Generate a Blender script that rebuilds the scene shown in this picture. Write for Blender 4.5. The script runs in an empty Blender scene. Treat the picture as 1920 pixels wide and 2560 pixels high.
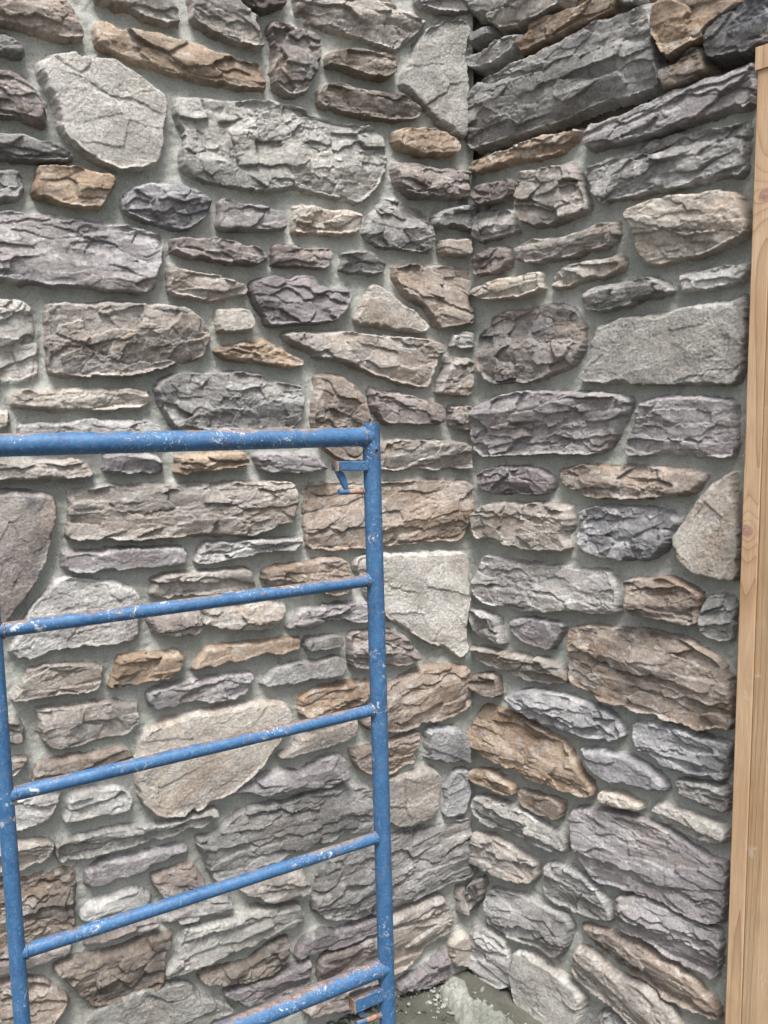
import bpy, math
import numpy as np
from mathutils import Vector, Matrix

scene = bpy.context.scene
# ------------------------------------------------------------------ camera
F_PX = 1880.0                      # focal length in units where the photo is 1659 x 2212
PITCH, ROLL = 6.6, -0.8
CAM = np.array([0.0, 0.0, 2.0])
R_CAM = Matrix.Rotation(math.radians(90 - PITCH), 3, 'X') @ Matrix.Rotation(math.radians(ROLL), 3, 'Z')
RC = np.array([list(r) for r in R_CAM])
cam_data = bpy.data.cameras.new("camera")
cam = bpy.data.objects.new("camera", cam_data)
scene.collection.objects.link(cam)
cam.matrix_world = Matrix.Translation(CAM) @ R_CAM.to_4x4()
cam_data.sensor_fit = 'VERTICAL'
cam_data.sensor_height = 24.0
cam_data.lens = 24.0 * F_PX / 2212.0
cam_data.clip_start = 0.05
cam_data.clip_end = 200.0
scene.camera = cam
scene.render.resolution_x = 768
scene.render.resolution_y = 1024

# ------------------------------------------------------------------ light
SUN_EL, SUN_AZ = math.radians(64), math.radians(178)     # azimuth clockwise from +Y
world = bpy.data.worlds.new("World")
scene.world = world
world.use_nodes = True
nt = world.node_tree
bg = nt.nodes['Background']
sky = nt.nodes.new('ShaderNodeTexSky')
sky.sky_type = 'NISHITA'
sky.sun_disc = False
sky.sun_elevation = SUN_EL
sky.sun_rotation = SUN_AZ
sky.air_density = 1.0
sky.dust_density = 5.0
sky.ozone_density = 1.0
hs = nt.nodes.new('ShaderNodeHueSaturation')
hs.inputs['Saturation'].default_value = 0.5
nt.links.new(sky.outputs[0], hs.inputs['Color'])
nt.links.new(hs.outputs[0], bg.inputs['Color'])
bg.inputs['Strength'].default_value = 0.145
sun_d = bpy.data.lights.new("sun", 'SUN')
sun_d.energy = 3.3
sun_d.angle = math.radians(20)
sun_d.color = (1.0, 0.99, 0.975)
sun = bpy.data.objects.new("sun", sun_d)
scene.collection.objects.link(sun)
sv = Vector((math.sin(SUN_AZ) * math.cos(SUN_EL), math.cos(SUN_AZ) * math.cos(SUN_EL), math.sin(SUN_EL)))
sun.rotation_euler = sv.to_track_quat('Z', 'Y').to_euler()
scene.view_settings.view_transform = 'Standard'
scene.view_settings.look = 'None'
scene.view_settings.exposure = 0.82
scene.view_settings.gamma = 1.0

# ------------------------------------------------------------------ layout of the place
def ray(sx, sy):
    """direction through a point of the 1920 x 2560 photograph"""
    X, Y = sx * 1659 / 1920, sy * 1659 / 1920
    return RC @ np.array([(X - 829.5) / F_PX, -(Y - 1106) / F_PX, -1.0])
_d = ray(1018 * 1920 / 1659, 1106 * 1920 / 1659)
_k = 2.75 / math.hypot(_d[0], _d[1])
CORNER = np.array([_d[0] * _k, _d[1] * _k, 0.0])          # foot of the inside corner
ZUP = np.array([0, 0, 1.0])
AL, AR = math.radians(60.3 + 180), math.radians(139.1)
WALLS = {'L': dict(U=np.array([math.sin(AL), math.cos(AL), 0]), N=np.array([math.cos(AL) * -1, math.sin(AL), 0])),
         'R': dict(U=np.array([math.sin(AR), math.cos(AR), 0]), N=np.array([math.cos(AR), -math.sin(AR), 0]))}
for w in WALLS.values():
    if np.dot(w['N'], CAM[:3] * [1, 1, 0] - CORNER) < 0:
        w['N'] = -w['N']

def wall_uv(wk, sx, sy, off=0.0):
    W = WALLS[wk]
    d = ray(sx, sy)
    p0 = CORNER + W['N'] * off
    t = np.dot(p0 - CAM, W['N']) / np.dot(d, W['N'])
    p = CAM + d * t
    return float(np.dot(p - CORNER, W['U'])), float(p[2])

# ------------------------------------------------------------------ numpy noise
def _h(ix, iy, s):
    h = (ix.astype(np.int64) * 374761393 + iy.astype(np.int64) * 668265263 + int(s) * 2147483647) & 0xffffffff
    h = ((h ^ (h >> 13)) * 1274126177) & 0xffffffff
    h = ((h ^ (h >> 16)) * 2246822519) & 0xffffffff
    h = h ^ (h >> 15)
    return (h & 0xffffff).astype(np.float64) / 16777216.0
def vn(x, y, s):
    xi, yi = np.floor(x), np.floor(y)
    fx, fy = x - xi, y - yi
    fx = fx * fx * fx * (fx * (fx * 6 - 15) + 10); fy = fy * fy * fy * (fy * (fy * 6 - 15) + 10)
    a, b, c, d = _h(xi, yi, s), _h(xi + 1, yi, s), _h(xi, yi + 1, s), _h(xi + 1, yi + 1, s)
    return (a + (b - a) * fx + (c - a) * fy + (a - b - c + d) * fx * fy) * 2 - 1
def fbm(x, y, s, o=4):
    r = 0; a = 1.0; t = 0
    for i in range(o):
        r = r + a * vn(x, y, s + i * 17); t += a
        x, y = x * 2.03 + 5.1 + y * 0.3, y * 2.03 - 3.7 - x * 0.15; a *= 0.5
    return r / t
def sst(a, b, x):
    t = np.clip((x - a) / (b - a), 0, 1); return t * t * (3 - 2 * t)
def worley(x, y, s):
    """nearest random cell: F1, F2-F1, four hashes of the cell and the offset from its centre"""
    xi, yi = np.floor(x), np.floor(y)
    b1 = np.full(x.shape, 9.0); b2 = np.full(x.shape, 9.0)
    cx = np.zeros(x.shape); cy = np.zeros(x.shape); dx0 = np.zeros(x.shape); dy0 = np.zeros(x.shape)
    for i in (-1, 0, 1):
        for j in (-1, 0, 1):
            gx, gy = xi + i, yi + j
            dx = gx + 0.1 + 0.8 * _h(gx, gy, s) - x; dy = gy + 0.1 + 0.8 * _h(gx, gy, s + 7) - y
            d = np.sqrt(dx * dx + dy * dy)
            m = d < b1
            b2 = np.where(m, b1, np.minimum(b2, d)); b1 = np.where(m, d, b1)
            cx = np.where(m, gx, cx); cy = np.where(m, gy, cy); dx0 = np.where(m, -dx, dx0); dy0 = np.where(m, -dy, dy0)
    return b2 - b1, _h(cx, cy, s + 101), _h(cx, cy, s + 202), _h(cx, cy, s + 303), _h(cx, cy, s + 404), dx0, dy0

# ------------------------------------------------------------------ mesh helpers
def link(o, parent=None):
    scene.collection.objects.link(o)
    if parent is not None:
        o.parent = parent
    return o
def np_mesh(name, V, Fq, mat, parent=None, col=None, smooth=True):
    me = bpy.data.meshes.new(name)
    me.vertices.add(len(V)); me.vertices.foreach_set('co', np.asarray(V, dtype=np.float32).ravel())
    k = Fq.shape[1]
    me.loops.add(Fq.size); me.loops.foreach_set('vertex_index', Fq.astype(np.int32).ravel())
    me.polygons.add(len(Fq))
    me.polygons.foreach_set('loop_start', np.arange(0, Fq.size, k, dtype=np.int32))
    me.polygons.foreach_set('loop_total', np.full(len(Fq), k, dtype=np.int32))
    me.update(calc_edges=True)
    me.polygons.foreach_set('use_smooth', np.full(len(Fq), smooth, dtype=bool))
    if col is not None:
        a = me.color_attributes.new('stone_col', 'FLOAT_COLOR', 'POINT')
        c = np.ones((len(V), 4), dtype=np.float32); c[:, :3] = col
        a.data.foreach_set('color', c.ravel())
    me.materials.append(mat)
    return link(bpy.data.objects.new(name, me), parent)
def grid_faces(mask):
    """quads of a grid (rows, cols) whose four corners are all in mask, and the vertex index map"""
    idx = np.full(mask.shape, -1, dtype=np.int64)
    q = mask[:-1, :-1] & mask[1:, :-1] & mask[:-1, 1:] & mask[1:, 1:]
    used = np.zeros_like(mask)
    used[:-1, :-1] |= q; used[1:, :-1] |= q; used[:-1, 1:] |= q; used[1:, 1:] |= q
    idx[used] = np.arange(used.sum())
    r, c = np.nonzero(q)
    Fq = np.stack([idx[r, c], idx[r, c + 1], idx[r + 1, c + 1], idx[r + 1, c]], 1)
    return used, Fq
def tag(o, label=None, cat=None, group=None, kind=None):
    if label: o['label'] = label
    if cat: o['category'] = cat
    if group: o['group'] = group
    if kind: o['kind'] = kind
    return o
def empty(name, loc):
    e = bpy.data.objects.new(name, None); e.location = loc; e.empty_display_size = 0.1
    return link(e)
def lin(c):
    return np.array([((v / 255 + 0.055) / 1.055) ** 2.4 if v > 10 else v / 255 / 12.92 for v in c])

# ------------------------------------------------------------------ materials
def new_mat(name):
    m = bpy.data.materials.new(name); m.use_nodes = True
    t = m.node_tree
    return m, t, t.nodes['Principled BSDF']
def nd(t, typ, **kw):
    n = t.nodes.new(typ)
    for k, v in kw.items():
        if k in n.inputs: n.inputs[k].default_value = v
        else: setattr(n, k, v)
    return n
def noise(t, co, scale, detail=4, rough=0.55, dist=0.0):
    n = t.nodes.new('ShaderNodeTexNoise')
    n.inputs['Scale'].default_value = scale; n.inputs['Detail'].default_value = detail
    n.inputs['Roughness'].default_value = rough; n.inputs['Distortion'].default_value = dist
    t.links.new(co, n.inputs['Vector']); return n.outputs['Fac']
def rng(t, v, a, b, c=0.0, d=1.0):
    n = t.nodes.new('ShaderNodeMapRange')
    for i, x in enumerate((a, b, c, d)): n.inputs[i + 1].default_value = x
    t.links.new(v, n.inputs[0]); return n.outputs[0]
def mix(t, f, a, b, mode='MIX'):
    n = t.nodes.new('ShaderNodeMix'); n.data_type = 'RGBA'; n.blend_type = mode
    if isinstance(f, (int, float)): n.inputs[0].default_value = f
    else: t.links.new(f, n.inputs[0])
    for i, x in ((6, a), (7, b)):
        if isinstance(x, (tuple, list, np.ndarray)): n.inputs[i].default_value = (float(x[0]), float(x[1]), float(x[2]), 1)
        else: t.links.new(x, n.inputs[i])
    return n.outputs[2]
def math_(t, op, a, b=0.0):
    n = t.nodes.new('ShaderNodeMath'); n.operation = op
    for i, x in ((0, a), (1, b)):
        if isinstance(x, (int, float)): n.inputs[i].default_value = x
        else: t.links.new(x, n.inputs[i])
    return n.outputs[0]
def bump(t, h, dist, strength=1.0, prev=None):
    n = t.nodes.new('ShaderNodeBump'); n.inputs['Distance'].default_value = dist
    n.inputs['Strength'].default_value = strength
    t.links.new(h, n.inputs['Height'])
    if prev is not None: t.links.new(prev, n.inputs['Normal'])
    return n.outputs[0]

def make_stone_mat():
    m, t, p = new_mat('stone')
    co = t.nodes.new('ShaderNodeTexCoord').outputs['Object']
    at = t.nodes.new('ShaderNodeAttribute'); at.attribute_name = 'stone_col'
    n1 = noise(t, co, 130, 6, 0.65, 0.6)
    n2 = noise(t, co, 38, 5, 0.6, 1.2)
    c = mix(t, 1.0, at.outputs['Color'], mix(t, rng(t, n1, 0.3, 0.7), (0.72, 0.71, 0.70), (1.24, 1.24, 1.24)), 'MULTIPLY')
    c = mix(t, 1.0, c, mix(t, rng(t, n2, 0.3, 0.7), (0.86, 0.86, 0.87), (1.13, 1.12, 1.1)), 'MULTIPLY')
    # wandering hairline creases that hold dark pigment, and pale scuffs beside them
    for sc, di, wd, am in ((34, 1.6, 0.009, 0.42), (80, 1.2, 0.016, 0.42)):
        wn = noise(t, co, sc, 5, 0.62, di)
        ln = rng(t, math_(t, 'ABSOLUTE', math_(t, 'SUBTRACT', wn, 0.5)), 0.0, wd, 1, 0)
        ln = math_(t, 'MULTIPLY', ln, rng(t, noise(t, co, sc * 0.45, 3, 0.6), 0.46, 0.56, 0, am))
        c = mix(t, ln, c, (0.055, 0.048, 0.045))
    fl = noise(t, co, 150, 5, 0.75, 2.0)                                # pale mineral flecks and scuffs
    c = mix(t, rng(t, fl, 0.58, 0.68, 0, 0.42), c, (0.54, 0.54, 0.54))
    t.links.new(c, p.inputs['Base Color'])
    p.inputs['Roughness'].default_value = 0.82
    p.inputs['Specular IOR Level'].default_value = 0.3
    w = noise(t, co, 55, 4, 0.6, 2.0)                                   # crinkled creases
    cr = rng(t, math_(t, 'ABSOLUTE', math_(t, 'SUBTRACT', w, 0.5)), 0.0, 0.03)
    b = bump(t, cr, 0.0014, 0.7)
    b = bump(t, noise(t, co, 150, 7, 0.74, 0.6), 0.0048, 1.0, b)
    b = bump(t, noise(t, co, 480, 3, 0.6), 0.0012, 0.8, b)
    t.links.new(b, p.inputs['Normal'])
    return m
def make_mortar_mat(name, a, b_, dark=(0.10, 0.10, 0.09)):
    m, t, p = new_mat(name)
    co = t.nodes.new('ShaderNodeTexCoord').outputs['Object']
    c = mix(t, rng(t, noise(t, co, 6, 5, 0.6), 0.35, 0.65), a, b_)
    c = mix(t, 1.0, c, mix(t, rng(t, noise(t, co, 220, 4, 0.7), 0.3, 0.7), (0.74, 0.74, 0.74), (1.22, 1.22, 1.22)), 'MULTIPLY')
    pits = noise(t, co, 160, 3, 0.5)
    c = mix(t, rng(t, pits, 0.66, 0.72, 0, 0.6), c, dark)
    c = mix(t, rng(t, noise(t, co, 120, 4, 0.6, 1.0), 0.70, 0.76, 0, 0.5), c, (0.5, 0.5, 0.48))
    t.links.new(c, p.inputs['Base Color'])
    p.inputs['Roughness'].default_value = 0.95
    p.inputs['Specular IOR Level'].default_value = 0.2
    b = bump(t, noise(t, co, 40, 5, 0.6), 0.006, 0.6)
    b = bump(t, noise(t, co, 200, 6, 0.8), 0.0050, 1.0, b)
    t.links.new(b, p.inputs['Normal'])
    return m
def make_paint_mat(name='blue_paint', chip=0.615):
    m, t, p = new_mat(name)
    tc = t.nodes.new('ShaderNodeTexCoord'); co = tc.outputs['Object']
    base = mix(t, rng(t, noise(t, co, 22, 6, 0.7), 0.3, 0.7), (0.012, 0.062, 0.155), (0.034, 0.118, 0.245))
    base = mix(t, rng(t, noise(t, co, 130, 5, 0.8, 1.0), 0.48, 0.64, 0, 0.6), base, (0.10, 0.17, 0.27))
    sep = t.nodes.new('ShaderNodeSeparateXYZ')
    geo = t.nodes.new('ShaderNodeNewGeometry'); t.links.new(geo.outputs['Normal'], sep.inputs[0])
    # mud and rust lie on the upper sides of the level tubes
    n = noise(t, co, 26, 6, 0.75)
    up = math_(t, 'ADD', sep.outputs['Z'], math_(t, 'ADD', math_(t, 'MULTIPLY', math_(t, 'SUBTRACT', n, 0.5), 0.9), math_(t, 'MULTIPLY', math_(t, 'SUBTRACT', noise(t, co, 5, 3, 0.6), 0.5), 1.3)))
    rust = mix(t, rng(t, noise(t, co, 60, 5, 0.7), 0.35, 0.65), (0.11, 0.065, 0.048), (0.235, 0.185, 0.155))
    c = mix(t, rng(t, up, 0.86, 0.98, 0, 0.88), base, rust)
    chips = noise(t, co, 48, 6, 0.75, 0.8)
    c = mix(t, rng(t, chips, chip, chip + 0.03, 0, 0.9), c, (0.17, 0.10, 0.075))
    sp = noise(t, co, 210, 2, 0.5)
    gate = noise(t, co, 7, 3, 0.6)
    c = mix(t, math_(t, 'MULTIPLY', rng(t, sp, 0.68, 0.71), rng(t, gate, 0.47, 0.57, 0.12, 0.9)), c, (0.50, 0.51, 0.49))
    long_ = t.nodes.new('ShaderNodeMapping'); t.links.new(co, long_.inputs['Vector']); long_.inputs['Scale'].default_value = (1.0, 1.0, 0.25)
    scr = noise(t, long_.outputs[0], 190, 5, 0.8, 0.4)                         # scrapes along the uprights
    c = mix(t, math_(t, 'MULTIPLY', rng(t, scr, 0.60, 0.66, 0, 0.75), rng(t, noise(t, co, 15, 3, 0.6), 0.38, 0.52)), c, (0.25, 0.31, 0.38))
    spl = noise(t, co, 36, 6, 0.8, 1.0)
    c = mix(t, math_(t, 'MULTIPLY', rng(t, spl, 0.57, 0.62, 0, 0.85), rng(t, gate, 0.50, 0.58)), c, (0.50, 0.51, 0.50))
    t.links.new(c, p.inputs['Base Color'])
    p.inputs['Roughness'].default_value = 0.5
    t.links.new(rng(t, noise(t, co, 60, 4), 0.3, 0.7, 0.38, 0.65), p.inputs['Roughness'])
    b = bump(t, noise(t, co, 120, 5, 0.7), 0.0012, 0.5)
    b = bump(t, chips, 0.002, 0.4, b)
    t.links.new(b, p.inputs['Normal'])
    return m
def make_rust_mat():
    m, t, p = new_mat('rusty_steel')
    co = t.nodes.new('ShaderNodeTexCoord').outputs['Object']
    c = mix(t, rng(t, noise(t, co, 70, 6, 0.7), 0.35, 0.65), (0.16, 0.07, 0.04), (0.38, 0.27, 0.20))
    t.links.new(c, p.inputs['Base Color']); p.inputs['Roughness'].default_value = 0.85
    t.links.new(bump(t, noise(t, co, 200, 5, 0.7), 0.002, 0.6), p.inputs['Normal'])
    return m
def make_wood_mat(name, a, b_, ring, seed, knots):
    """pine: growth rings are cylinders round a pith that lies beside the board, bent round the knots"""
    m, t, p = new_mat(name)
    tc = t.nodes.new('ShaderNodeTexCoord'); co = tc.outputs['Object']
    mp = t.nodes.new('ShaderNodeMapping'); t.links.new(co, mp.inputs['Vector'])
    mp.inputs['Location'].default_value = (seed, seed * 2, seed * 3); mp.inputs['Scale'].default_value = (1, 1, 0.035)
    warp = noise(t, mp.outputs[0], 11, 2, 0.45)
    sx = t.nodes.new('ShaderNodeSeparateXYZ'); t.links.new(co, sx.inputs[0])
    rad = math_(t, 'SQRT', math_(t, 'ADD', math_(t, 'POWER', math_(t, 'ADD', sx.outputs['X'], 0.03), 2.0),
                                 math_(t, 'POWER', math_(t, 'ADD', sx.outputs['Y'], 0.05), 2.0)))
    h = math_(t, 'ADD', math_(t, 'MULTIPLY', rad, 150.0), math_(t, 'MULTIPLY', warp, 9.0))
    kmask = None
    for (kx, ky, kz, kr) in knots:
        vm = t.nodes.new('ShaderNodeVectorMath'); vm.operation = 'SUBTRACT'
        t.links.new(co, vm.inputs[0]); vm.inputs[1].default_value = (kx, ky, kz)
        v2 = t.nodes.new('ShaderNodeVectorMath'); v2.operation = 'MULTIPLY'
        t.links.new(vm.outputs[0], v2.inputs[0]); v2.inputs[1].default_value = (1, 0.25, 0.75)
        ln = t.nodes.new('ShaderNodeVectorMath'); ln.operation = 'LENGTH'; t.links.new(v2.outputs[0], ln.inputs[0])
        d = ln.outputs['Value']
        # exp(-d/0.05) bends the rings round the knot
        e = math_(t, 'POWER', 2.718, math_(t, 'MULTIPLY', d, -1 / 0.035))
        h = math_(t, 'ADD', h, math_(t, 'MULTIPLY', e, 5.0))
        k = rng(t, d, kr * 0.7, kr, 1, 0)
        kmask = k if kmask is None else math_(t, 'MAXIMUM', kmask, k)
    fr = math_(t, 'FRACT', h)
    line = math_(t, 'POWER', fr, 5.0)
    c = mix(t, rng(t, noise(t, mp.outputs[0], 14, 4, 0.6), 0.3, 0.7), a, b_)
    c = mix(t, rng(t, noise(t, co, 2.2, 3, 0.6), 0.42, 0.62, 0, 0.7), c, (b_[0] * 0.72, b_[1] * 0.62, b_[2] * 0.50))   # weathered, darker lengths
    c = mix(t, math_(t, 'MULTIPLY', line, 0.6), c, ring)
    fib = noise(t, mp.outputs[0], 420, 3, 0.6)
    c = mix(t, 1.0, c, mix(t, rng(t, fib, 0.3, 0.7), (0.78, 0.77, 0.76), (1.10, 1.10, 1.10)), 'MULTIPLY')
    if kmask is not None:
        kc = mix(t, rng(t, noise(t, co, 160, 3, 0.6), 0.35, 0.65), (0.23, 0.12, 0.09), (0.36, 0.21, 0.16))
        c = mix(t, math_(t, 'MULTIPLY', kmask, 0.95), c, kc)
    sm = noise(t, co, 9, 5, 0.7)
    c = mix(t, rng(t, sm, 0.60, 0.70, 0, 0.5), c, (0.50, 0.47, 0.43))          # grey mortar smears
    t.links.new(c, p.inputs['Base Color'])
    p.inputs['Roughness'].default_value = 0.75
    b = bump(t, line, 0.0006, 0.5)
    b = bump(t, fib, 0.0006, 0.5, b)
    t.links.new(b, p.inputs['Normal'])
    return m
M_STONE = make_stone_mat()
M_MORTAR = make_mortar_mat('mortar', lin((182, 183, 176)), lin((153, 156, 149)))
M_COAT = make_mortar_mat('scratch_coat', lin((92, 84, 68)), lin((66, 60, 50)), (0.03, 0.03, 0.03))
M_GROUND = make_mortar_mat('concrete_ground', lin((98, 97, 88)), lin((68, 69, 63)))
M_SPLAT = make_mortar_mat('mortar_droppings', lin((158, 160, 152)), lin((118, 120, 112)))
M_PAINT = make_paint_mat()
M_WELD = make_paint_mat('rusty_weld', 0.50)
M_RUST = make_rust_mat()

# ------------------------------------------------------------------ stones
PAL = {  # base, second tone, strength of brown staining
 'g': ((162, 161, 159), (134, 133, 131), .12), 'lg': ((182, 181, 178), (154, 152, 150), .08),
 'w': ((190, 184, 174), (165, 157, 148), .25), 'pg': ((160, 157, 158), (136, 132, 133), .10),
 'pd': ((138, 132, 134), (115, 111, 112), .08), 'dg': ((148, 147, 145), (118, 117, 115), .10),
 'db': ((140, 131, 121), (106, 100, 93), .28), 'b': ((158, 147, 137), (128, 118, 109), .32),
 'br': ((168, 162, 155), (140, 135, 129), .20), 'o': ((172, 155, 136), (138, 121, 105), .45),
 'rb': ((144, 138, 133), (112, 110, 110), .22), 'gg': ((168, 167, 162), (144, 143, 138), .08),
 'bg': ((162, 162, 164), (126, 126, 129), .04), 'bd': ((110, 111, 116), (88, 87, 87), .08),
 'pb': ((150, 142, 138), (122, 114, 110), .18), 'ww': ((198, 195, 189), (172, 168, 161), .08)}
CROPS = {'A': (0, 0, 640), 'B': (600, 0, 640), 'C': (0, 600, 640), 'D': (600, 600, 640), 'E': (0, 1200, 640),
         'F': (600, 1200, 640), 'G': (0, 1800, 640), 'H': (600, 1800, 640), 'I': (0, 2160, 400),
         'J': (400, 2160, 400), 'K': (800, 2160, 400), 'W': (0, 0, 1920),
         'P': (1160, 0, 760), 'Q': (1160, 700, 760), 'S': (1160, 1400, 760), 'T': (1160, 1800, 760)}
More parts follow.
